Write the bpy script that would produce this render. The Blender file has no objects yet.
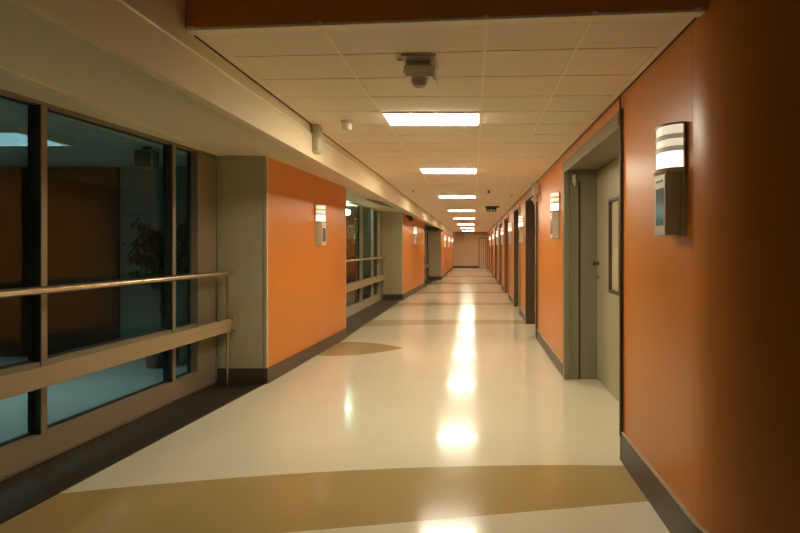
import bpy, bmesh, math, random
from mathutils import Vector, Matrix
random.seed(7)
SC = bpy.context.scene
COL = SC.collection
PI = math.pi
H = 2.60            # corridor ceiling
XR = 1.055          # right wall plane
XF = -1.43          # left fascia plane

# ------------------------------------------------------------------ materials
def mat(name, col, rough=0.5, metal=0.0, spec=0.5, emit=None, strength=0.0, coat=0.0, noise=None, bump=None):
    m = bpy.data.materials.new(name); m.use_nodes = True
    nt = m.node_tree; b = nt.nodes['Principled BSDF']
    b.inputs['Base Color'].default_value = (*col, 1)
    b.inputs['Roughness'].default_value = rough
    b.inputs['Metallic'].default_value = metal
    b.inputs['Specular IOR Level'].default_value = spec
    b.inputs['Coat Weight'].default_value = coat
    if emit:
        b.inputs['Emission Color'].default_value = (*emit, 1)
        b.inputs['Emission Strength'].default_value = strength
    if noise:                       # (scale, amount): gentle tone variation of the material itself
        tc = nt.nodes.new('ShaderNodeTexCoord'); n = nt.nodes.new('ShaderNodeTexNoise')
        n.inputs['Scale'].default_value = noise[0]; n.inputs['Detail'].default_value = 4
        nt.links.new(tc.outputs['Object'], n.inputs['Vector'])
        mr = nt.nodes.new('ShaderNodeMapRange')
        mr.inputs['To Min'].default_value = 1 - noise[1]; mr.inputs['To Max'].default_value = 1 + noise[1]
        nt.links.new(n.outputs['Fac'], mr.inputs['Value'])
        vm = nt.nodes.new('ShaderNodeVectorMath'); vm.operation = 'SCALE'
        vm.inputs[0].default_value = col
        nt.links.new(mr.outputs['Result'], vm.inputs['Scale'])
        nt.links.new(vm.outputs['Vector'], b.inputs['Base Color'])
    if bump:
        tc = nt.nodes.new('ShaderNodeTexCoord'); n = nt.nodes.new('ShaderNodeTexNoise')
        n.inputs['Scale'].default_value = bump[0]; n.inputs['Detail'].default_value = 3
        nt.links.new(tc.outputs['Object'], n.inputs['Vector'])
        bp = nt.nodes.new('ShaderNodeBump'); bp.inputs['Strength'].default_value = bump[1]; bp.inputs['Distance'].default_value = 0.01
        nt.links.new(n.outputs['Fac'], bp.inputs['Height']); nt.links.new(bp.outputs['Normal'], b.inputs['Normal'])
    return m

M = {}
M['orange'] = mat('orange_laminate', (0.64, 0.228, 0.038), 0.33, noise=(1.3, .05))
M['olive'] = mat('olive_paint', (0.50, 0.455, 0.29), 0.55, noise=(2, .04))
M['cream'] = mat('cream_plaster', (0.74, 0.63, 0.41), 0.7, noise=(2, .03))
M['tile'] = mat('ceiling_tile', (0.86, 0.77, 0.61), 0.85, bump=(160, .12))
M['grid'] = mat('ceiling_grid_paint', (0.93, 0.85, 0.66), 0.5)
M['gap'] = mat('shadow_gap', (0.10, 0.06, 0.03), 0.8)
M['base'] = mat('brown_vinyl_base', (0.085, 0.062, 0.040), 0.4)
M['base_top'] = mat('pale_base_cap', (0.50, 0.40, 0.28), 0.35)
M['frame'] = mat('bronze_window_frame', (0.31, 0.245, 0.155), 0.4, metal=.2)
M['louvre'] = mat('grey_louvre', (0.16, 0.19, 0.21), 0.5)
M['paleolive'] = mat('pale_olive_frame', (0.46, 0.42, 0.30), 0.4)
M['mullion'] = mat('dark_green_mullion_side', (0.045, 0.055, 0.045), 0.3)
M['strip'] = mat('dark_floor_strip', (0.028, 0.020, 0.011), 0.5)
M['steel'] = mat('warm_steel', (0.62, 0.52, 0.38), 0.26, metal=1.0)
M['rail'] = mat('rail_vinyl', (0.36, 0.265, 0.15), 0.4)
M['grey'] = mat('grey_plastic', (0.56, 0.49, 0.38), 0.4, metal=.15)
M['lightgrey'] = mat('pale_plastic', (0.72, 0.65, 0.50), 0.35)
M['band'] = mat('band_added_glow', (.50, .45, .36), .45, emit=(1, .84, .60), strength=.20)  # glow of the lens behind is put in as emission; the band is no lamp
M['sconce_metal'] = mat('pale_sconce_metal', (.78, .70, .58), .35)
M['screen'] = mat('blue_grey_screen', (0.05, 0.12, 0.17), 0.15)
M['dark'] = mat('dark_plastic', (0.03, 0.024, 0.018), 0.45)
M['doorframe'] = mat('olive_grey_frame', (0.26, 0.23, 0.15), 0.42)
M['doorleaf'] = mat('grey_green_door', (0.42, 0.40, 0.255), 0.4)
M['woodframe'] = mat('dark_brown_frame', (0.11, 0.072, 0.036), 0.45)
M['wood'] = mat('red_brown_door', (0.24, 0.082, 0.022), 0.4, noise=(6, .15))
M['paleframe'] = mat('pale_frame', (0.62, 0.50, 0.33), 0.45)
M['endwall'] = mat('beige_brown_wall', (0.52, 0.40, 0.27), 0.6)
M['lamp'] = mat('ceiling_lamp_diffuser', (.9, .9, .9), .5, emit=(1, .90, .70), strength=50)
M['sconce'] = mat('sconce_lens', (.9, .85, .75), .4, emit=(1, .86, .62), strength=1.7)
M['sconce_dim'] = mat('sconce_lens_dim', (.9, .85, .75), .4, emit=(1, .84, .60), strength=.75)  # glow fading towards the sconce top is put into this weaker emission
M['cool'] = mat('cool_lamp', (.9, .9, .9), .5, emit=(.62, .92, 1.0), strength=15)
M['white'] = mat('white_lamp_glass', (.9, .9, .9), .4, emit=(.85, 1, .85), strength=110)
M['tealwall'] = mat('teal_wall', (0.20, 0.24, 0.21), 0.6)
M['roomfloor'] = mat('blue_grey_vinyl', (0.58, 0.68, 0.66), 0.3)
M['roomceil'] = mat('grey_ceiling', (0.42, 0.44, 0.40), 0.8)
M['browncab'] = mat('dark_brown_cladding', (0.07, 0.026, 0.012), 0.5)
M['leaf'] = mat('ficus_leaf', (0.028, 0.085, 0.03), 0.55, noise=(9, .3))
M['leaf2'] = mat('light_leaf', (0.16, 0.34, 0.12), 0.45, noise=(9, .3))
M['bark'] = mat('bark', (0.10, 0.065, 0.035), 0.8)
M['pot'] = mat('dark_pot', (0.05, 0.05, 0.045), 0.5)
M['soil'] = mat('soil', (0.03, 0.02, 0.012), 0.9)
M['pink'] = mat('pink_petal', (0.85, 0.22, 0.26), 0.5)
M['red'] = mat('red_planter', (0.50, 0.05, 0.03), 0.4)
M['curtain'] = mat('grey_olive_curtain', (0.25, 0.235, 0.17), 0.8)

def glass_mat():
    m = bpy.data.materials.new('tinted_glass'); m.use_nodes = True
    nt = m.node_tree; nt.nodes.clear()
    out = nt.nodes.new('ShaderNodeOutputMaterial'); mx = nt.nodes.new('ShaderNodeMixShader')
    tr = nt.nodes.new('ShaderNodeBsdfTransparent'); gl = nt.nodes.new('ShaderNodeBsdfGlossy'); lw = nt.nodes.new('ShaderNodeLayerWeight')
    lw.inputs['Blend'].default_value = .5        # facing = 1 - |cos|: Schlick reflectance, the same for both faces of the pane
    pw = nt.nodes.new('ShaderNodeMath'); pw.operation = 'POWER'; pw.inputs[1].default_value = 5
    fr = nt.nodes.new('ShaderNodeMath'); fr.operation = 'MULTIPLY_ADD'; fr.inputs[1].default_value = .95; fr.inputs[2].default_value = .04
    nt.links.new(lw.outputs['Facing'], pw.inputs[0]); nt.links.new(pw.outputs[0], fr.inputs[0])
    tr.inputs['Color'].default_value = (0.80, 0.88, 0.84, 1)
    gl.inputs['Roughness'].default_value = 0.02; gl.inputs['Color'].default_value = (.52, .57, .55, 1)
    nt.links.new(fr.outputs[0], mx.inputs[0]); nt.links.new(tr.outputs[0], mx.inputs[1])
    nt.links.new(gl.outputs[0], mx.inputs[2]); nt.links.new(mx.outputs[0], out.inputs[0])
    return m
M['glass'] = glass_mat()

def floor_mat():
    m = bpy.data.materials.new('polished_floor'); m.use_nodes = True
    nt = m.node_tree; b = nt.nodes['Principled BSDF']
    tc = nt.nodes.new('ShaderNodeTexCoord'); sx = nt.nodes.new('ShaderNodeSeparateXYZ')
    nt.links.new(tc.outputs['Object'], sx.inputs[0])
    X, Y = sx.outputs[0], sx.outputs[1]
    def mth(op, a, c=None):
        n = nt.nodes.new('ShaderNodeMath'); n.operation = op
        for i, v in enumerate((a, c)):
            if v is None: continue
            if isinstance(v, (int, float)): n.inputs[i].default_value = v
            else: nt.links.new(v, n.inputs[i])
        return n.outputs[0]
    def curve(c, x0, R, slope=0):          # c - (X-x0)^2/2R + slope*X
        d = mth('SUBTRACT', X, x0); q = mth('MULTIPLY', mth('MULTIPLY', d, d), -1.0 / (2 * R))
        r = mth('ADD', q, c)
        return mth('ADD', r, mth('MULTIPLY', X, slope)) if slope else r
    def band(lo, hi): return mth('MULTIPLY', mth('GREATER_THAN', Y, lo), mth('LESS_THAN', Y, hi))
    masks = [band(curve(2.80, 0, 1e4, .16), curve(3.46, .6, 12.2)),
             band(curve(6.93, -1.95, 1.05 * -.75), curve(7.95, -1.95, 0.85))]
    masks[1] = mth('MULTIPLY', masks[1], mth('LESS_THAN', X, -1.0))
    for a, w in ((9.8, .6), (13.0, .6), (16.3, .7), (20.4, .8), (25.2, .9), (31.0, 1.0)):
        masks.append(mth('MULTIPLY', band(curve(a, .4, 9), curve(a + w, -.4, 14)), .6))
    tot = masks[0]
    for k in masks[1:]: tot = mth('MAXIMUM', tot, k)
    mix = nt.nodes.new('ShaderNodeMix'); mix.data_type = 'RGBA'
    mix.inputs[6].default_value = (0.75, 0.695, 0.52, 1); mix.inputs[7].default_value = (0.44, 0.32, 0.13, 1)
    nt.links.new(tot, mix.inputs[0])
    n = nt.nodes.new('ShaderNodeTexNoise'); n.inputs['Scale'].default_value = 2.2; n.inputs['Detail'].default_value = 6
    nt.links.new(tc.outputs['Object'], n.inputs['Vector'])
    mr = nt.nodes.new('ShaderNodeMapRange'); mr.inputs['To Min'].default_value = .94; mr.inputs['To Max'].default_value = 1.06
    nt.links.new(n.outputs['Fac'], mr.inputs['Value'])
    vm = nt.nodes.new('ShaderNodeVectorMath'); vm.operation = 'SCALE'
    nt.links.new(mix.outputs[2], vm.inputs[0]); nt.links.new(mr.outputs[0], vm.inputs['Scale'])
    nt.links.new(vm.outputs[0], b.inputs['Base Color'])
    b.inputs['Roughness'].default_value = 0.16
    b.inputs['Coat Weight'].default_value = .14; b.inputs['Coat Roughness'].default_value = .05
    b.inputs['Specular IOR Level'].default_value = 0.36
    n2 = nt.nodes.new('ShaderNodeTexNoise'); n2.inputs['Scale'].default_value = 5
    nt.links.new(tc.outputs['Object'], n2.inputs['Vector'])
    bp = nt.nodes.new('ShaderNodeBump'); bp.inputs['Strength'].default_value = .03; bp.inputs['Distance'].default_value = .02
    nt.links.new(n2.outputs['Fac'], bp.inputs['Height']); nt.links.new(bp.outputs['Normal'], b.inputs['Normal'])
    return m
M['floor'] = floor_mat()

# ------------------------------------------------------------------ mesh builder
class MB:
    def __init__(s): s.bm = bmesh.new(); s.mats = []; s.cur = 0
    def use(s, m):
        if m not in s.mats: s.mats.append(m)
        s.cur = s.mats.index(m); return s
    def _f(s, vs):
        try: f = s.bm.faces.new(vs)
        except ValueError: return None
        f.material_index = s.cur; return f
    def box(s, x0, x1, y0, y1, z0, z1, bev=0.0):
        v = [s.bm.verts.new(p) for p in ((x0,y0,z0),(x1,y0,z0),(x1,y1,z0),(x0,y1,z0),(x0,y0,z1),(x1,y0,z1),(x1,y1,z1),(x0,y1,z1))]
        fs = [s._f([v[i] for i in q]) for q in ((0,3,2,1),(4,5,6,7),(0,1,5,4),(1,2,6,5),(2,3,7,6),(3,0,4,7))]
        if bev > 0:
            es = list({e for f in fs for e in f.edges})
            r = bmesh.ops.bevel(s.bm, geom=es, offset=bev, segments=2, affect='EDGES', profile=.5)
            for f in r['faces']: f.material_index = s.cur
        return s
    def prism(s, pts, z0, z1):          # plan polygon extruded in z
        b = [s.bm.verts.new((x, y, z0)) for x, y in pts]; t = [s.bm.verts.new((x, y, z1)) for x, y in pts]
        n = len(pts); s._f(b[::-1]); s._f(t)
        for i in range(n): s._f([b[i], b[(i+1) % n], t[(i+1) % n], t[i]])
        return s
    def profile(s, pts, y0, y1):        # xz polygon extruded along y
        b = [s.bm.verts.new((x, y0, z)) for x, z in pts]; t = [s.bm.verts.new((x, y1, z)) for x, z in pts]
        n = len(pts); s._f(b[::-1]); s._f(t)
        for i in range(n): s._f([b[i], b[(i+1) % n], t[(i+1) % n], t[i]])
        return s
    def ribbon(s, pts, th, z0, z1):     # plan polyline with thickness to its right side
        offs = []
        for i, p in enumerate(pts):
            a = Vector(pts[max(i-1, 0)]); c = Vector(pts[min(i+1, len(pts)-1)]); d = (c - a).normalized()
            offs.append((p[0] + d.y * th, p[1] - d.x * th))
        n = len(pts)
        for i in range(n - 1):
            s.quadbox([pts[i], pts[i+1], offs[i+1], offs[i]], z0, z1, i == 0, i == n - 2)
        bmesh.ops.remove_doubles(s.bm, verts=s.bm.verts, dist=1e-5)
        return s
    def quadbox(s, q, z0, z1, c0=True, c1=True):
        b = [s.bm.verts.new((x, y, z0)) for x, y in q]; t = [s.bm.verts.new((x, y, z1)) for x, y in q]
        s._f(b[::-1]); s._f(t); s._f([b[0], b[1], t[1], t[0]]); s._f([b[2], b[3], t[3], t[2]])
        if c1: s._f([b[1], b[2], t[2], t[1]])
        if c0: s._f([b[3], b[0], t[0], t[3]])
    def tube(s, pts, r, n=12, sq=1.0):
        rings = []; P = [Vector(p) for p in pts]
        for i, p in enumerate(P):
            d = (P[min(i+1, len(P)-1)] - P[max(i-1, 0)]).normalized()
            up = Vector((0, 0, 1)) if abs(d.z) < .95 else Vector((1, 0, 0))
            a = d.cross(up).normalized(); b = a.cross(d)
            rr = r[i] if isinstance(r, (list, tuple)) else r
            rings.append([s.bm.verts.new(p + a * math.cos(2*PI*k/n) * rr * sq + b * math.sin(2*PI*k/n) * rr) for k in range(n)])
        for A, B in zip(rings, rings[1:]):
            for k in range(n): s._f([A[k], A[(k+1) % n], B[(k+1) % n], B[k]])
        s._f(rings[0][::-1]); s._f(rings[-1]); return s
    def lathe(s, prof, c=(0, 0, 0), n=24, axis='z'):
        rings = []
        for r, z in prof:
            rings.append([s.bm.verts.new((c[0] + math.cos(2*PI*k/n) * max(r, 1e-4), c[1] + math.sin(2*PI*k/n) * max(r, 1e-4), c[2] + z)) for k in range(n)])
        for A, B in zip(rings, rings[1:]):
            for k in range(n): s._f([A[k], A[(k+1) % n], B[(k+1) % n], B[k]])
        s._f(rings[0][::-1]); s._f(rings[-1]); return s
    def leaf(s, c, d, L, W, droop=.3):
        c = Vector(c); d = Vector(d).normalized(); side = d.cross(Vector((0, 0, 1)))
        if side.length < .01: side = Vector((1, 0, 0))
        side.normalize(); dn = Vector((0, 0, -1)); nrm = side.cross(d)
        ring = []
        for t, w in ((.0, .04), (.35, .5), (.7, .38), (1, .02)):
            p = c + d * L * t + dn * droop * L * t * t
            ring.append([s.bm.verts.new(p + side * W * w), s.bm.verts.new(p - nrm * W * w * .35), s.bm.verts.new(p - side * W * w)])
        for A, B in zip(ring, ring[1:]):
            s._f([A[0], B[0], B[1], A[1]]); s._f([A[1], B[1], B[2], A[2]])
        return s
    def build(s, name, m=None, parent=None, smooth=False):
        bmesh.ops.recalc_face_normals(s.bm, faces=s.bm.faces)
        me = bpy.data.meshes.new(name); s.bm.to_mesh(me); s.bm.free()
        for q in (s.mats or [m]): me.materials.append(M[q])
        if smooth:
            for p in me.polygons: p.use_smooth = True
            me.set_sharp_from_angle(angle=math.radians(35))
        o = bpy.data.objects.new(name, me); COL.objects.link(o)
        if parent: o.parent = parent
        return o

def struct(o): o['kind'] = 'structure'; return o
def empty(name, loc=(0, 0, 0), rz=0):
    o = bpy.data.objects.new(name, None); COL.objects.link(o); o.location = loc; o.rotation_euler = (0, 0, rz)
    o.empty_display_size = .1; return o
def tag(o, label, cat, group=None):
    o['label'] = label; o['category'] = cat
    if group: o['group'] = group
    return o
def dup(root, loc=None, rz=None, label=None):
    r = root.copy(); COL.objects.link(r)
    if loc: r.location = loc
    if rz is not None: r.rotation_euler = (0, 0, rz)
    if label: r['label'] = label
    for ch in list(root.children):
        c = ch.copy(); COL.objects.link(c); c.parent = r
        for g in list(ch.children):
            d = g.copy(); COL.objects.link(d); d.parent = c
    return r
def lerp(a, b, t): return a + (b - a) * t
def line_x(p, q, y): return lerp(p[0], q[0], (y - p[1]) / (q[1] - p[1]))

# ------------------------------------------------------------------ plan of the place
YEND = 36.0
W1a, W1b = (-3.166, 1.30), (-2.84, 5.54)       # first window line
P1 = [(-2.29, 5.53), (-2.12, 8.29), (-2.72, 8.33), (-2.84, 5.545)]   # first pier
W2a, W2b = (-2.72, 8.34), (-2.60, 14.19)
P2 = [(-2.02, 14.2), (-1.85, 18.9), (-2.45, 18.93), (-2.60, 14.2)]
W3a, W3b = (-2.28, 18.94), (-2.10, 22.89)
P3 = [(-1.47, 22.9), (-1.425, YEND), (-2.06, YEND), (-2.06, 22.9)]

# floor
f = MB(); f.box(-2.95, 3.6, -0.4, YEND + .2, -.08, 0)
struct(f.build('floor', 'floor'))
f = MB(); f.box(-7.6, -2.96, .6, 8.2, -.08, -.001); struct(f.build('floor_side_room', 'roomfloor'))
f = MB(); f.box(-4.6, -2.96, 8.201, 19.0, -.08, -.001); struct(f.build('floor_planter_room', 'roomfloor'))

# dark floor strips along the windows
for a, b, c, d in (((-2.71, 1.3), (-2.29, 5.525), W1b, W1a), ((-2.118, 8.35), (-2.02, 14.195), W2b, W2a), ((-1.85, 18.95), (-1.68, 22.89), W3b, W3a)):
    s = MB(); s.prism([a, b, (c[0] + .004, c[1] - .015), (d[0] + .004, d[1])], 0.0005, .012)
    struct(s.build('trim_floor_strip', 'strip' if a[1] < 5 else 'base'))

# ceiling: slab, tiles with reveals, T-bars
ROW0, PITCH, NROW = 2.38, .41, 82
LX = [-1.40, -.745, .065, .565, 1.03]
def skew(x, y): return y - .08 * (x + .18) * max(0, 1 - (y - 2.38) / 1.6)
LIGHT_ROWS = (4, 11, 20, 30, 40, 52, 64, 75)
c = MB(); c.use('gap')
c.prism([(XF, 2.52), (XR + .02, 2.32), (XR + .02, YEND), (XF, YEND)], H + .004, H + .06)
c.use('tile')
for k in range(NROW):
    y0, y1 = ROW0 + PITCH * k, min(ROW0 + PITCH * (k + 1), YEND)
    for i in range(4):
        if k in LIGHT_ROWS and i == 1: continue
        a, b = LX[i] + .009, LX[i+1] - .009; g = .0055
        q = [(a, skew(a, y0 + g)), (b, skew(b, y0 + g)), (b, skew(b, y1 - g)), (a, skew(a, y1 - g))]
        c.quadbox(q, H - .004, H + .004)
struct(c.build('ceiling'))
g = MB()
for i, x in enumerate(LX):
    w = .010 if 0 < i < 4 else .020
    g.quadbox([(x - w, skew(x, ROW0)), (x + w, skew(x, ROW0)), (x + w, YEND), (x - w, YEND)], H - .0075, H + .0035)
struct(g.build('trim_ceiling_grid', 'grid'))
# header face over the start of the low ceiling, higher ceiling on the near side
h = MB(); h.prism([(XF, 2.484), (XR + .015, 2.284), (XR + .015, 2.314), (XF, 2.514)], H - .002, 3.3)
struct(h.build('wall_header', 'orange'))
h = MB(); h.prism([(XF + .004, 2.487), (XR + .01, 2.287), (XR + .01, 2.345), (XF + .004, 2.545)], H - .014, H - .003)
struct(h.build('trim_header_edge', 'grid'))
h = MB(); h.box(-3.4, 3.6, -.4, 2.6, 3.3, 3.36); struct(h.build('ceiling_high', 'cream'))

# left fascia + concave soffit
fa = MB(); fa.box(XF - .04, XF, -.3, YEND, 2.50, H + .06)
fa.box(XF - .04, XF + .012, -.3, YEND, 2.292, 2.4995)
fa.box(XF - .04, XF, -.3, 2.484, H + .0601, 3.3)
struct(fa.build('wall_fascia', 'cream'))
fa = MB(); fa.tube([(XF + .012, -.3, 2.50), (XF + .012, YEND - .01, 2.50)], .008, 8); struct(fa.build('trim_bead', 'grid'))
prof = []
for i in range(15):
    t = i / 14; x = lerp(XF, -2.45, t); prof.append((x, 2.292 + .228 * math.sin(t * PI / 2) ** 1.0))
def soffit(x_out, y0, y1, nm):
    p = list(prof) + [(x_out, 2.522), (x_out, 2.64), (XF - .041, 2.64)]
    p = [(x if x < XF - .041 else XF - .041, z) for x, z in p]
    s = MB(); s.profile(p, y0, y1); return struct(s.build(nm, 'cream', smooth=True))
soffit(-3.20, -.3, YEND - .2, 'ceiling_soffit')
fa = MB(); fa.tube([(-2.56, 1.3, 2.518), (-2.64, 2.79, 2.520), (-2.74, 4.68, 2.521), (-2.785, 5.52, 2.521)], .014, 8); struct(fa.build('trim_soffit_bead', 'cream', smooth=True))
# dark reveal along the ceiling edge
r = MB(); r.box(XF + .0005, XF + .006, 2.56, YEND, H - .012, H - .001); r.build('trim_reveal', 'gap')['kind'] = 'structure'
r = MB(); r.box(XR - .007, XR - .0005, 2.36, YEND, H - .014, H - .001); r.build('trim_reveal', 'gap')['kind'] = 'structure'

# ------------------------------------------------------------------ right wall
DOORS = [(3.52, 5.75), (8.24, 9.85), (11.2, 12.7), (14.6, 16.5), (18.2, 19.8), (22.0, 23.6), (26.6, 28.2), (31.2, 32.8)]
w = MB()
w.use('gap'); w.box(XR + .012, XR + .12, 2.38, 3.515, 0, H + .05)
w.use('orange')
w.box(XR, XR + .011, 2.402, 3.515, 0, H + .05)
R = 0.5
arc = [(XR + R * (1 - math.cos(t)), 2.398 - R * math.sin(t)) for t in [i * PI / 2 / 28 for i in range(29)]] + [(3.5, 1.898)]
w.ribbon(arc[::-1], .12, 0, 3.3)
ys = 5.75
for (a, b) in DOORS[1:] + [(YEND, None)]:
    w.box(XR, XR + .12, ys + .001, a - .001, 0, H + .05); ys = b
for (a, b) in DOORS: w.box(XR, XR + .12, a - .0012, b + .0012, 2.486, H + .05)
w.box(XR, XR + .12, 2.32, 2.41, H + .0501, 3.3)
struct(w.build('wall_right', smooth=True))

def baseboard(pts, side, hgt=.15, th=.014, cap=True):
    b = MB(); b.use('base'); b.ribbon(pts, th, .001, hgt)
    if cap: b.use('base_top'); b.ribbon(pts, th + .003, hgt + .0005, hgt + .010)
    return struct(b.build('baseboard_' + side, smooth=True))
# the ribbon thickens to the right of travel; travel toward the camera on the right wall (right side = -X)
o_ = .0005
baseboard([(XR - o_, 3.50), (XR - o_, 2.8), (XR - o_, 2.40)] + [(x - o_, y - o_) for x, y in arc[1:]], 'right', .205)
ys = 5.75
for (a, b) in DOORS[1:] + [(YEND - .02, None)]:
    baseboard([(XR - o_, a - .075), (XR - o_, ys + .075)], 'right', .155); ys = b

# first recessed door on the right
d1 = struct(empty('door_1', (XR, 3.52, 0)))       # local x: into the wall, y: along the corridor
L = 5.75 - 3.52
m = MB()
m.box(-.018, .37, L - .05, L + .03, .001, 2.48)               # far jamb, facing the corridor's start
m.box(-.018, .04, L - .062, L - .0505, .001, 2.36)            # jamb stops (vertical ribs)
m.box(.055, .075, L - .058, L - .0505, .001, 2.38)
m.box(.13, .145, L - .066, L - .0505, .001, 2.38)
m.box(-.014, .37, -.004, .03, .001, 2.48)                     # near jamb
m.box(-.018, .012, .0305, L - .0505, 2.36, 2.48)              # header
m.box(.0125, .37, .0305, L - .0505, 2.39, 2.48)               # recess soffit
m.build('door_frame', 'doorframe', d1)
m = MB(); m.box(.152, .166, L - .056, L - .0505, .002, 2.26); m.build('gasket', 'dark', d1)
m = MB()
for i in range(4): m.box(-.026, -.0185, .0305, L - .0505, 2.372 + i * .027, 2.388 + i * .027)
m.build('header_grille', 'frame', d1)
m = MB(); m.box(-.022, -.0142, -.012, .012, .18, 2.56); m.build('edge_guard', 'dark', d1)
m = MB(); m.box(.371, .42, -.004, 1.02, .001, 2.48); m.build('side_panel', 'doorleaf', d1)
m = MB()
y0, y1, va, vb = 1.028, L - .052, 1.27, 1.655
m.box(.357, .40, y0, va, .008, 2.375); m.box(.357, .40, vb, y1, .008, 2.375)
m.box(.357, .40, va, vb, .008, 1.04); m.box(.357, .40, va, vb, 2.00, 2.375)
lf = m.build('door_leaf', 'doorleaf', d1)
m = MB()
for (a, b, c_, d_) in ((va, va + .03, 1.04, 2.0), (vb - .03, vb, 1.04, 2.0), (va + .03, vb - .03, 1.04, 1.07), (va + .03, vb - .03, 1.97, 2.0)):
    m.box(.345, .3565, a, b, c_, d_)
    m.box(.3566, .40, a, b, c_, d_)
m.build('vision_frame', 'woodframe', lf)
m = MB(); m.box(.375, .385, va + .03, vb - .03, 1.07, 1.97); m.build('vision_pane', 'olive', lf)
m = MB(); m.lathe([(.028, 0), (.028, .006), (.012, .008), (.012, .03), (.026, .038), (.028, .052), (.018, .062), (.002, .064)])
kn = m.build('door_knob', 'dark', lf, True); kn.rotation_euler = (0, -PI/2, 0); kn.location = (.357, L - .13, 1.325)
m = MB(); m.lathe([(.024, 0), (.024, .008), (.016, .012), (.002, .013)])
kn = m.build('lock_cylinder', 'steel', lf, True); kn.rotation_euler = (0, -PI/2, 0); kn.location = (.357, L - .13, 1.175)
m = MB(); m.box(.075, .115, L - .085, L - .0505, 2.24, 2.33, .006); m.box(.085, .105, L - .10, L - .085, 2.20, 2.29, .004)
m.build('closer_bracket', 'lightgrey', d1)

# further doors, flush frames with recessed leaves
def side_door(n, a, b, lm, jm, fm):
    d = struct(empty('door_%d' % n, (XR, a, 0))); L = b - a
    m = MB(); m.box(-.02, .21, 0, .04, .001, 2.482); m.box(-.02, .21, L - .04, L, .001, 2.482); m.box(-.02, .21, .0405, L - .0405, 2.40, 2.482)
    m.build('door_frame', jm, d)
    m = MB(); m.box(-.026, -.0205, -.06, .0395, .001, 2.485); m.box(-.026, -.0205, L - .0395, L + .06, .001, 2.485); m.box(-.026, -.0205, .04, L - .04, 2.40, 2.485)
    m.build('architrave', fm, d)
    m = MB(); m.box(.15, .195, .045, L - .045, .008, 2.395); lf = m.build('door_leaf', lm, d)
    m = MB(); m.tube([(.149, .14, 1.05), (.10, .14, 1.05), (.10, .26, 1.05)], .010, 8); m.box(.142, .1495, .115, .165, .96, 1.14); m.build('door_handle', 'steel', lf)
    m = MB(); m.box(.146, .1495, .06, L - .06, .02, .22); m.build('kick_plate', 'steel', lf)
for n, (a, b) in enumerate(DOORS[1:]):
    far = n > 1
    side_door(n + 2, a, b, 'wood', 'wood' if far else 'woodframe', 'paleframe' if n else 'doorframe')

# ------------------------------------------------------------------ left piers
def pier(P, top, nm, hb=.165):
    w = MB(); w.prism(P, 0, top); o = struct(w.build(nm, 'olive'))
    (x0, y0), (x1, y1) = P[0], P[1]
    d = Vector((x1 - x0, y1 - y0)).normalized(); n = Vector((d.y, -d.x))   # right of travel = corridor side
    off = lambda t, u: (x0 + d.x * t + n.x * u, y0 + d.y * t + n.y * u)
    Ln = math.hypot(x1 - x0, y1 - y0)
    m = MB(); m.prism([off(.014, .0005), off(Ln - .03, .0005), off(Ln - .03, .012), off(.014, .012)], .02, top); m.build('orange_panel', 'orange', o)
    m = MB(); m.prism([off(-.014, -.012), off(.0135, -.012), off(.0135, .017), off(-.014, .017)], .18, top); m.build('corner_strip', 'paleframe', o)
    m = MB(); m.prism([off(Ln - .0295, .0005), off(Ln, .0005), off(Ln, .017), off(Ln - .0295, .017)], .18, top); m.build('corner_strip', 'paleframe', o)
    # baseboard: front face (towards the camera) then along the panel
    pts = [(P[3][0] + .012, P[3][1] - .0008), (x0 + .012, y0 - .0008), off(.02, .0125), off(Ln, .0125)]
    b = MB(); b.use('base'); b.ribbon(pts[:2], .02, .013, hb); b.use('base')
    b.ribbon([(x0 + .0125 + .0, y0 - .0208), pts[3]], .016, .0008, hb)
    struct(b.build('baseboard_left'))
    return o
pier(P1, 2.535, 'wall_left'); pier(P2, 2.53, 'wall_left'); pier(P3, 2.31, 'wall_left')
m = MB(); m.prism([(-2.06, 22.6), (-1.36, 22.6), (-1.36, 23.3), (-2.06, 23.3)], 2.30 - .09, 2.304); struct(m.build('trim_column_cap', 'doorframe'))

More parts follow.
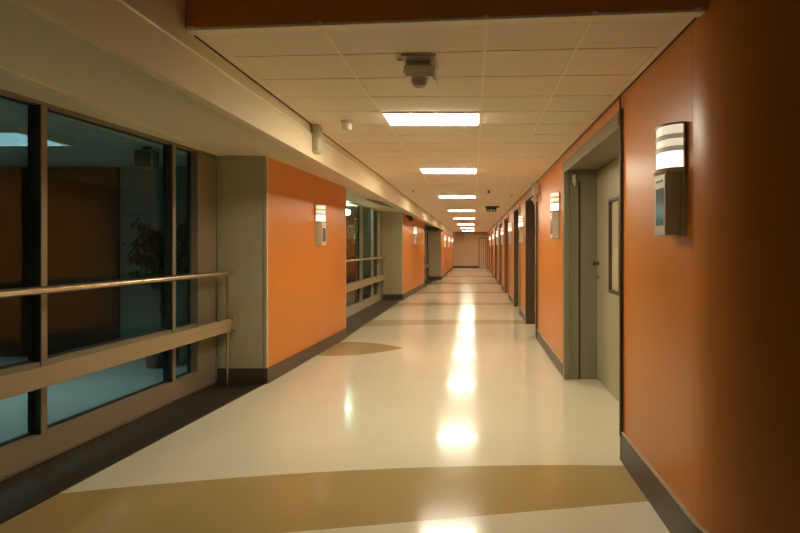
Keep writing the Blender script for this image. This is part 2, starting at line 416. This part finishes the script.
# ------------------------------------------------------------------ windows on the left
def window(n, a, b, stations, jamb, ztop=2.50, zb=.205, nm='frame', sd='mullion', dp=.0):
    ang = math.atan2(b[1] - a[1], b[0] - a[0]); Ln = math.hypot(b[0] - a[0], b[1] - a[1]) - .006
    r = struct(empty('window_%d' % n, (a[0], a[1], 0), ang)); sc = lambda y: (y - a[1]) / (b[1] - a[1]) * Ln
    m = MB(); m.box(0, Ln, 0, .10, .0125, zb)                                 # base panel
    m.box(0, Ln, -.008, -.0005, .03, .045)
    m.box(0, Ln, 0, .10, ztop, 2.521)                                        # head
    m.box(0, .10, 0, .10, zb + .0005, ztop - .0005); m.box(Ln - jamb, Ln, 0, .10, zb + .0005, ztop - .0005)
    m.build('window_frame', nm, r)
    m = MB(); m.box(.1005, Ln - jamb - .0005, .01, .10, .60, .71); m.build('transom', nm, r)
    xs = [.1] + [sc(y) for y in stations] + [Ln - jamb]
    for x in xs[1:-1]:
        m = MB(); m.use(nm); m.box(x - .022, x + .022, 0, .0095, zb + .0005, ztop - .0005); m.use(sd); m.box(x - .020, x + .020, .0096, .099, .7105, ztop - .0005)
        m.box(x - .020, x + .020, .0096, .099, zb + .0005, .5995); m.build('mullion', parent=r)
    for x0, x1 in zip(xs, xs[1:]):
        for z0, z1 in ((zb, .60), (.71, ztop)):
            m = MB(); m.use('dark'); i = .022
            for q in ((x0+i, x0+i+.014, z0, z1), (x1-i-.014, x1-i, z0, z1), (x0+i+.014, x1-i-.014, z0, z0+.018), (x0+i+.014, x1-i-.014, z1-.014, z1)):
                m.box(q[0], q[1], .062, .0895, q[2] + .001, q[3] - .001)
            gk = m.build('gasket', parent=r)
            m = MB(); m.box(x0 + i + .014, x1 - i - .014, .073, .079, z0 + .019, z1 - .015); m.build('pane', 'glass', r)
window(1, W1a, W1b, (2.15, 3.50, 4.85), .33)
window(2, W2a, W2b, (9.3, 10.42, 11.95, 13.15), .30, nm='paleolive', sd='paleolive')
window(3, W3a, W3b, (20.3, 21.6), .3, nm='paleolive', sd='paleolive')

# railing: handrail tube, flat crash rail, end post and bracket
def railing(a, b, label, ztop=1.217, zr=(.588, .725), y_end=None):
    ang = math.atan2(b[1] - a[1], b[0] - a[0]); Ln = math.hypot(b[0] - a[0], b[1] - a[1])
    r = tag(empty('guard_rail', (a[0], a[1], .012), ang), label, 'railing', 'guard rails along the corridor windows')
    m = MB(); e = .05
    m.tube([(0, 0, ztop), (Ln - .05, 0, ztop), (Ln + .02, 0, ztop), (Ln + .045, 0, ztop - .002)], [.026, .026, .025, .016], 16, 1.2)
    m.tube([(0, .06, ztop + .012), (Ln - .02, .06, ztop + .012)], .011, 10)
    m.build('handrail', 'steel', r, True)
    for x in [Ln, Ln * .02]:
        m = MB(); m.tube([(x, .06, 0), (x, .06, ztop - .012)], .013, 12); m.lathe([(.03, 0), (.03, .008), (.014, .012)], (x, .06, 0)); m.build('post', 'steel', r, True)
    m = MB(); m.box(0, Ln - .05, -.012, .012, zr[0], zr[1], .004); m.build('crash_rail', 'rail', r)
    m = MB(); m.box(Ln - .075, Ln - .0505, .0125, .026, zr[0] + .02, zr[1] - .02); m.box(Ln - .0195, Ln + .11, -.014, .012, zr[0] - .005, zr[1] + .005, .004)
    m.box(Ln - .0495, Ln - .02, -.012, .012, zr[0] + .02, zr[1] - .02)
    m.build('bracket', 'frame', r)
    return r
railing((-2.92, 1.5), (-2.615, 5.44), 'steel handrail with flat bumper rail before the nearest dark window')
railing((-2.55, 8.6), (-2.47, 14.02), 'pale handrail with flat rail before the second window, left of the orange pier')
railing((-2.12, 19.2), (-1.95, 22.72), 'distant handrail in the dark recess before the grey far column')

# ------------------------------------------------------------------ rooms behind the glass
w = MB(); w.box(-7.6, -2.86, 6.9, 7.0, 0, 2.62); o = struct(w.build('wall_room_back', 'tealwall'))
m = MB(); m.box(-4.88, -2.9, 6.894, 6.8995, 1.958, 1.964); m.build('panel_seam', 'dark', o)
m = MB(); m.box(-7.59, -4.90, 6.86, 6.8995, .002, 2.60); m.build('brown_cladding', 'browncab', o)
m = MB(); m.box(-4.8995, -4.87, 6.855, 6.8995, .002, 2.60); m.build('cladding_edge', 'dark', o)
w = MB(); w.box(-7.7, -7.6, .6, 7.0, 0, 2.62); struct(w.build('wall_room_left', 'browncab'))
w = MB(); w.box(-7.6, -3.2, .5, .6, 0, 2.62); struct(w.build('wall_room_near', 'tealwall'))
c = MB(); c.box(-7.7, -3.21, .5, 7.0, 2.62, 2.68); struct(c.build('ceiling_room', 'roomceil'))
c = MB(); c.box(-3.209, -2.86, 5.6, 7.0, 2.645, 2.68); struct(c.build('ceiling_room', 'roomceil'))
w = MB(); w.box(-4.6, -4.5, 8.2, 19.0, 0, 2.6); struct(w.build('wall_planter_room_left', 'tealwall'))
w = MB(); w.box(-4.5, -2.62, 14.3, 14.4, 0, 2.6); struct(w.build('wall_planter_room_back', 'olive'))
w = MB(); w.box(-4.5, -2.85, 8.2, 8.28, 0, 2.6); struct(w.build('wall_planter_room_near', 'olive'))
c = MB(); c.box(-4.6, -3.205, 8.2, 19, 2.6, 2.66); struct(c.build('ceiling_planter_room', 'roomceil'))
w = MB(); w.box(-3.3, -3.2, 18.9, 23.0, 0, 2.6); struct(w.build('wall_recess', 'tealwall'))

def louvre_light(x, y, label):
    t = tag(empty('ceiling_light', (x, y, 2.62)), label, 'light')
    m = MB(); m.box(-.55, .55, -.30, .30, -.006, -.0005); m.build('diffuser', 'cool', t)
    m = MB()
    for q in ((-.57, -.55, -.32, .32), (.55, .57, -.32, .32), (-.55, .55, -.32, -.30), (-.55, .55, .30, .32)): m.box(*q, -.05, -.0006)
    m.build('frame', 'lightgrey', t)
    m = MB()
    for i in range(13): yy = -.30 + .6 * (i + .5) / 13; m.box(-.549, .549, yy - .0015, yy + .0015, -.048, -.012)
    for i in range(9): xx = -.55 + 1.1 * (i + .5) / 9; m.box(xx - .0015, xx + .0015, -.299, .299, -.046, -.013)
    m.build('louvre', 'louvre', t); return t
louvre_light(-4.78, 4.95, 'blue-white louvred ceiling light in the dark room behind the glass')
louvre_light(-5.6, 2.6, 'added unseen louvred light deeper in the dark room, at the left')  # added out of view to brighten the room floor
sp = tag(empty('ceiling_speaker', (-3.62, 5.55, 2.62)), 'dark box under the ceiling of the room behind the nearest window', 'speaker')
m = MB(); m.box(-.10, .10, -.07, .07, -.24, -.04, .012); m.build('housing', 'tealwall', sp)
m = MB(); m.box(-.03, .03, -.03, .03, -.0395, -.0005); m.build('mount', 'dark', sp)
m = MB(); m.box(-.085, .085, -.076, -.0705, -.225, -.055); m.build('grille', 'dark', sp)

# ficus in its pot
fx = tag(empty('potted_ficus', (-3.95, 6.35, 0)), 'leafy dark green ficus in a pot behind the nearest window', 'plant')
m = MB(); m.lathe([(.02, .002), (.16, .002), (.17, .02), (.215, .36), (.225, .40), (.205, .40), (.20, .36), (.02, .36)]); m.build('pot', 'pot', fx, True)
m = MB(); m.lathe([(.005, .361), (.197, .361), (.197, .375), (.005, .385)]); m.build('soil', 'soil', fx, True)
m = MB(); tips = []
m.tube([(0, 0, .37), (.015, .01, .7), (-.01, 0, 1.1), (.0, .01, 1.5)], [.022, .02, .017, .010], 8)
m.tube([(.03, .02, .37), (.0, -.015, .75), (.03, .01, 1.1), (.02, 0, 1.4)], [.018, .016, .013, .008], 8)
for i in range(26):
    a = i * 2.4; z0 = 1.0 + .55 * random.random(); l = .22 + .2 * random.random()
    p0 = Vector((0, 0, z0)); p2 = p0 + Vector((math.cos(a) * l, math.sin(a) * l * .85, .10 + .32 * random.random())); p1 = (p0 + p2) / 2 + Vector((0, 0, .05))
    m.tube([p0, p1, p2], [.007, .005, .002], 5); tips += [(p0, p1), (p1, p2), (p1, p2)]
m.build('trunk', 'bark', fx, True)
m = MB()
for p, q in tips:
    for k in range(17):
        c = p.lerp(q, random.random()); a = random.random() * 2 * PI
        m.leaf(c + Vector((random.gauss(0, .03), random.gauss(0, .03), random.gauss(0, .03))), (math.cos(a), math.sin(a), random.uniform(-.7, .3)), random.uniform(.07, .11), random.uniform(.03, .045), .6)
m.build('foliage', 'leaf', fx, True)

# red planter with pink flowers behind the second window
rp = tag(empty('flower_planter', (-2.98, 12.2, 0)), 'tall red planter of pink flowers behind the second window', 'plant')
m = MB(); m.prism([(-.14, -.14), (.14, -.14), (.14, .14), (-.14, .14)], .002, 1.28); m.prism([(-.155, -.155), (.155, -.155), (.155, .155), (-.155, .155)], 1.2805, 1.31); m.build('planter', 'red', rp)
m = MB(); fl = []
for i in range(26):
    a = i * 2.4; l = .08 + .2 * random.random(); h = 1.5 + .7 * random.random()
    p = Vector((math.cos(a) * l, math.sin(a) * l, h)); m.tube([(p.x * .2, p.y * .2, 1.31), (p.x * .6, p.y * .6, (1.31 + h) / 2 + .05), p], [.006, .005, .003], 5); fl.append(p)
m.build('stems', 'leaf2', rp, True)
m = MB()
for p in fl:
    for k in range(12):
        a = random.random() * 6.28; t = random.random()
        m.leaf((p.x * t, p.y * t, lerp(1.34, p.z, t)), (math.cos(a), math.sin(a), random.uniform(-.4, .6)), .13, .05, .5)
m.build('foliage', 'leaf2', rp, True)
m = MB()
for p in fl[:20]:
    for k in range(9):
        a = k * 2 * PI / 9; m.leaf(p, (math.cos(a), math.sin(a), .5), .10, .10, .5)
    m.lathe([(.004, -.01), (.016, 0), (.012, .014), (.002, .018)], p, 8)
m.build('blossoms', 'pink', rp, True)
pl = tag(empty('pendant_lamp', (-3.02, 12.0, 2.6)), 'small white globe lamp hanging above the pink flowers behind the glass', 'lamp')
m = MB(); m.lathe([(.004, -.01), (.045, -.015), (.07, -.05), (.075, -.08), (.06, -.125), (.03, -.145), (.002, -.15)], (0, 0, -.18), 20); m.build('globe', 'white', pl, True)
m = MB(); m.tube([(0, 0, -.0005), (0, 0, -.19)], .005, 8); m.lathe([(.03, -.02), (.03, -.0005)], (0, 0, 0)); m.build('cord', 'dark', pl, True)
# curtain against the room's end wall
cu = MB(); pts = []
for i in range(91): x = -4.3 + 1.62 * i / 90; pts.append((x, 14.22 + .03 * math.sin(i * 1.05)))
cu.ribbon(pts, .006, .02, 2.50); cu = cu.build('curtain', 'curtain', smooth=True)
tag(cu, 'grey-olive pleated curtain at the end of the room behind the second window', 'curtain')

# ------------------------------------------------------------------ end wall
w = MB(); w.box(-2.1, XR + .15, YEND + .001, YEND + .12, 0, H + .06); struct(w.build('wall_end', 'endwall'))
b = MB(); b.box(-1.40, .40, YEND - .016, YEND - .001, .001, .15); struct(b.build('baseboard_end', 'base'))
d9 = struct(empty('door_9', (.42, YEND, 0)))
m = MB(); m.box(0, .05, -.04, -.001, .001, 2.15); m.box(.585, .625, -.04, -.001, .001, 2.15); m.box(.0505, .5845, -.04, -.001, 2.10, 2.15); m.build('door_frame', 'woodframe', d9)
m = MB(); m.box(.055, .58, -.03, -.001, .005, 2.095); lf = m.build('door_leaf', 'paleframe', d9)
for x in (.16, .33, .48):
    m = MB(); m.box(x, x + .035, -.034, -.0305, .1, 2.0); m.build('groove', 'woodframe', lf)
m = MB(); m.box(-1.2, XR - .05, YEND - .05, YEND - .0005, 2.36, 2.56); struct(m.build('trim_end_beam', 'rail'))

# ------------------------------------------------------------------ ceiling lights
names = ['nearest bright white ceiling panel light', 'second bright ceiling panel light from the front', 'third bright ceiling panel light from the front',
         'fourth bright ceiling panel light down the corridor', 'fifth bright ceiling panel light down the corridor', 'sixth thin bright ceiling light down the corridor',
         'seventh thin bright ceiling light, second from the end wall', 'farthest thin ceiling light, closest to the end wall']
for k, nm in zip(LIGHT_ROWS, names):
    y = ROW0 + PITCH * (k + .5)
    t = tag(empty('ceiling_light', (-.34, y, H)), nm, 'light', 'panel lights in the corridor ceiling')
    m = MB(); m.box(-.38, .38, -.173, .173, -.020, -.0135, .002); m.build('diffuser', 'lamp', t)
    m = MB()
    for q in ((-.395, -.3855, -.19, .19), (.3855, .395, -.19, .19), (-.385, .385, -.19, -.1785), (-.385, .385, .1785, .19)): m.box(*q, -.013, .003)
    m.box(-.385, .385, -.178, .178, -.0085, .003)
    m.build('frame', 'grid', t)

# ------------------------------------------------------------------ sconces with a display below
GS = 'wall sconces with displays along the corridor'
def make_sconce(label, loc, rz):
    t = tag(empty('wall_sconce', loc, rz), label, 'sconce', GS)      # local: wall at x=0, +x out of the wall
    def arcp(r, n=14, w=.115): return [(max(.002, r * math.cos(-PI/2 + PI * i / n)), w * math.sin(-PI/2 + PI * i / n)) for i in range(n + 1)]
    m = MB(); m.box(.0008, .006, -.118, .118, -.33, .236); m.build('back_plate', 'grey', t)
    def drum(r, w, z0, z1): 
        p = arcp(r, 18, w); m_.prism([(.0065, -w)] + p[1:-1] + [(.0065, w)], z0, z1)
    for za, zb, q in ((.012, .0945, 'sconce'), (.1205, .1565, 'sconce_dim'), (.1825, .225, 'sconce_dim')):
        m_ = MB(); drum(.096, .112, za, zb); m_.build('lens', q, t, True)
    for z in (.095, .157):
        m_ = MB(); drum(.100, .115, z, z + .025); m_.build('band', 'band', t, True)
    m_ = MB(); drum(.102, .117, .2255, .236); m_.build('top_cap', 'sconce_metal', t, True)
    m_ = MB(); drum(.113, .121, -.004, .0115); m_.build('shelf', 'sconce_metal', t, True)
    for s in (-1, 1):
        m = MB(); m.box(.0065, .014, s * .121 - .006, s * .121 + .006, .012, .225); m.build('side_bracket', 'grey', t)
    m = MB(); m.box(.0065, .082, -.075, .075, -.33, -.0045, .008); bd = m.build('display_housing', 'sconce_metal', t)
    m = MB(); m.box(.0825, .087, -.070, .070, -.322, -.02); fp = m.build('front_plate', 'sconce_metal', bd)
    m = MB(); m.box(.0872, .0895, -.052, .052, -.275, -.085); m.build('screen', 'screen', bd)
    m = MB()
    for a, b in ((-.05, -.02), (-.012, .006), (.014, .04)): m.box(.0872, .0885, a, b, -.052, -.042)
    m.build('marking', 'dark', bd)
    return t
s0 = make_sconce('lit curved sconce over a blue-grey display on the near right orange wall', (XR - .001, 2.59, 1.895), PI)
a1 = math.atan2(P1[1][1] - P1[0][1], P1[1][0] - P1[0][0]) - PI/2
def on_panel(P, y, u=.0135): 
    d = Vector((P[1][0] - P[0][0], P[1][1] - P[0][1])).normalized()
    return (line_x(P[0], P[1], y) + d.y * u, y - d.x * u)
x, y = on_panel(P1, 7.05); dup(s0, (x, y, 1.86), a1, 'lit sconce on the first left orange pier, beside the nearest dark window')
a2 = math.atan2(P2[1][1] - P2[0][1], P2[1][0] - P2[0][0]) - PI/2
x, y = on_panel(P2, 16.3); dup(s0, (x, y, 1.93), a2, 'lit sconce on the second left orange pier under a dark dome')
for yy, nm in ((25.2, 'lit sconce just past the grey far column on the left'), (29.2, 'second lit sconce past the grey far column on the left'), (33.2, 'farthest left lit sconce, nearest the end wall')):
    x, y = on_panel(P3, yy); dup(s0, (x, y, 1.85), -.003, nm)
for yy, z, nm in ((6.18, 1.945, 'lit sconce right beside the big recessed grey-green door'), (10.5, 1.93, 'lit sconce between the two dark brown doorways on the right'),
                  (13.6, 1.93, 'third lit sconce down the right wall past the recessed door'), (17.3, 1.93, 'fourth lit sconce down the right wall past the recessed door'),
                  (20.9, 1.93, 'fifth lit sconce down the right wall past the recessed door'), (25.0, 1.93, 'sixth tiny lit sconce far down the right wall'),
                  (29.8, 1.93, 'farthest tiny lit sconce on the right, nearest the end door')):
    dup(s0, (XR - .001, yy, z), PI, nm)

# ------------------------------------------------------------------ small fixtures
t = tag(empty('ceiling_sensor', (-.31, 2.93, H - .0045)), 'boxy sensor unit with a dome hanging from the near ceiling', 'sensor')
m = MB(); m.box(-.095, .10, -.12, .09, -.014, -.0005, .003); m.box(-.125, -.09, -.05, -.035, -.012, -.004); m.build('mount_plate', 'grey', t)
m = MB(); m.box(-.075, -.06, -.06, .05, -.05, -.0145); m.box(.05, .065, -.06, .05, -.05, -.0145); m.box(-.03, .02, -.03, .03, -.05, -.0145); m.box(-.0595, .0495, -.052, -.046, -.045, -.02); m.build('hanger', 'grey', t)
m = MB(); m.box(-.085, .09, -.085, .06, -.095, -.0505, .005); m.build('housing', 'lightgrey', t)
m = MB(); m.box(-.075, .08, -.08, .055, -.112, -.0955, .004); m.box(.0905, .096, -.086, .03, -.135, -.05); m.build('tray', 'lightgrey', t)
m = MB(); m.lathe([(.048, -.1125), (.048, -.12), (.044, -.140), (.033, -.156), (.015, -.162), (.002, -.163)], (.0, -.03, 0), 24); m.build('dome', 'grey', t, True)
m = MB(); m.lathe([(.020, -.1632), (.020, -.168), (.002, -.169)], (.0, -.03, 0), 16); m.build('lens', 'lightgrey', t, True)
m = MB(); m.box(-.094, -.0855, -.03, -.01, -.075, -.06, .003); m.build('knob', 'dark', t)

t = tag(empty('smoke_detector', (-1.09, 4.33, H - .0045)), 'small round smoke detector on the ceiling by the left fascia', 'detector')
m = MB(); m.lathe([(.052, -.0005), (.052, -.012), (.046, -.018)]); m.build('base', 'grey', t, True)
m = MB(); m.lathe([(.040, -.0185), (.042, -.06), (.036, -.072), (.02, -.077), (.002, -.078)]); m.build('body', 'lightgrey', t, True)
t = tag(empty('wall_speaker', (XF + .012, 4.47, 2.36)), 'narrow olive-grey box mounted high on the left fascia', 'speaker')
m = MB(); m.box(.0006, .055, -.07, .07, 0, .225, .008); m.build('housing', 'olive', t)
m = MB(); m.box(.006, .05, -.064, .064, -.008, -.0005); m.build('bottom_cap', 'lightgrey', t)
m = MB(); m.box(.0555, .058, -.055, .055, .02, .205); m.build('grille', 'grey', t)

t = tag(empty('ceiling_sprinkler', (.30, 9.55, H - .0045)), 'tiny dark sprinkler head on the ceiling right of the lights', 'sprinkler')
m = MB(); m.lathe([(.05, -.0005), (.05, -.006), (.02, -.012)]); m.build('escutcheon', 'grey', t, True)
m = MB(); m.lathe([(.014, -.0125), (.014, -.05), (.04, -.054), (.04, -.058), (.003, -.06)]); m.build('head', 'dark', t, True)
t = tag(empty('ceiling_unit', (.50, 13.4, H - .0045)), 'dark ceiling box with pale underside, right of the farther lights', 'sensor')
m = MB(); m.box(-.17, .20, -.12, .12, -.03, -.0005, .004); m.build('mount_plate', 'dark', t)
m = MB(); m.box(-.15, .12, -.10, .10, -.13, -.0305, .008); m.build('housing', 'dark', t)
for x in (-.10, -.02, .06):
    m = MB(); m.box(x - .03, x + .03, -.104, -.1003, -.118, -.085); m.build('lens', 'lightgrey', t)
for i, (x, y, nm) in enumerate(((-1.15, 9.6, 'faint small ceiling nozzle near the left fascia'), (.80, 10.4, 'faint small ceiling nozzle near the right wall'), (-.95, 15.6, 'tiny ceiling nozzle left of the farther lights'))):
    t = tag(empty('ceiling_nozzle', (x, y, H - .0045)), nm, 'sprinkler')
    m = MB(); m.lathe([(.04, -.0005), (.04, -.006), (.015, -.012), (.015, -.035), (.003, -.04)]); m.build('head', 'grey', t, True)

# alarm with horn over the second doorway
t = tag(empty('alarm_horn', (XR - .001, 8.02, 2.28)), 'grey alarm box with a curled horn beside the first dark doorway', 'alarm')
m = MB(); m.box(-.10, -.0005, -.07, .07, .06, .25, .012); m.build('housing', 'grey', t)
m = MB(); m.lathe([(.018, 0), (.022, .03), (.05, .075), (.055, .085), (.048, .083), (.004, .04)], n=16); hn = m.build('horn', 'lightgrey', t, True); hn.location = (-.055, -.02, .055); hn.rotation_euler = (PI * .88, .3, 0)
m = MB(); m.tube([(-.04, 0, .06), (-.045, .01, -.03), (-.05, -.02, -.09), (-.075, -.045, -.075), (-.08, -.04, -.03)], .011, 8); m.build('conduit', 'lightgrey', t, True)

# dome on the second left pier, soffit grille
x, y = on_panel(P2, 14.9)
t = tag(empty('dome_camera', (x, y, 2.33), a2), 'dark dome camera high on the second left orange pier', 'camera')
m = MB(); m.box(.0006, .16, -.05, .05, .06, .12, .006); m.build('arm', 'dark', t)
m = MB(); m.lathe([(.07, .0595), (.075, .03), (.07, 0), (.05, -.04), (.02, -.062), (.002, -.066)], (.12, 0, 0), 20); m.build('dome', 'dark', t, True)
t = tag(empty('air_vent', (-2.2, 10.9, 2.5)), 'dark slatted air vent in the soffit above the second window', 'vent')
tilt = -.11
m = MB()
for q in ((-.18, .18, -.62, -.59), (-.18, .18, .59, .62), (-.18, -.155, -.59, .59), (.155, .18, -.59, .59)): m.box(*q, -.012, 0)
m.build('frame', 'grey', t)
m = MB(); m.box(-.155, .155, -.59, .59, -.003, 0); m.build('backing', 'gap', t)
m = MB()
for i in range(9): xx = -.14 + .28 * i / 8; m.box(xx - .005, xx + .005, -.589, .589, -.011, -.0035)
m.build('slats', 'grey', t)
t.location = (-2.02, 10.9, 2.456); t.rotation_euler = (0, .20, 0)

t = tag(empty('hanging_sign', (-.62, 34.6, H - .0045)), 'small dark sign box hanging before the end wall', 'sign')
m = MB(); m.box(-.16, .16, -.03, .03, -.33, -.10, .006); m.build('box', 'dark', t)
m = MB(); m.tube([(0, 0, -.0005), (0, 0, -.10)], .012, 8); m.build('stem', 'dark', t)

# ------------------------------------------------------------------ camera, world, colour
cam = bpy.data.cameras.new('camera'); co = bpy.data.objects.new('camera', cam); COL.objects.link(co)
co.location = (0, 0, 1.509); co.rotation_euler = (PI/2, 0, 0)
cam.sensor_width = 36; cam.lens = 22.5
cam.shift_x = -73 / 800; cam.shift_y = -19.5 / 800
cam.clip_start = .02
SC.camera = co
wd = bpy.data.worlds.new('world'); SC.world = wd; wd.use_nodes = True
wd.node_tree.nodes['Background'].inputs[0].default_value = (1, .75, .5, 1)
wd.node_tree.nodes['Background'].inputs[1].default_value = .014
vs = SC.view_settings; vs.view_transform = 'Standard'; vs.look = 'None'; vs.exposure = 0.0; vs.gamma = 1.0; vs.use_curve_mapping = False
SC.cycles.max_bounces = 10; SC.cycles.diffuse_bounces = 6; SC.cycles.transparent_max_bounces = 16
SC.cycles.sample_clamp_indirect = 6.0
SC.cycles.use_denoising = True
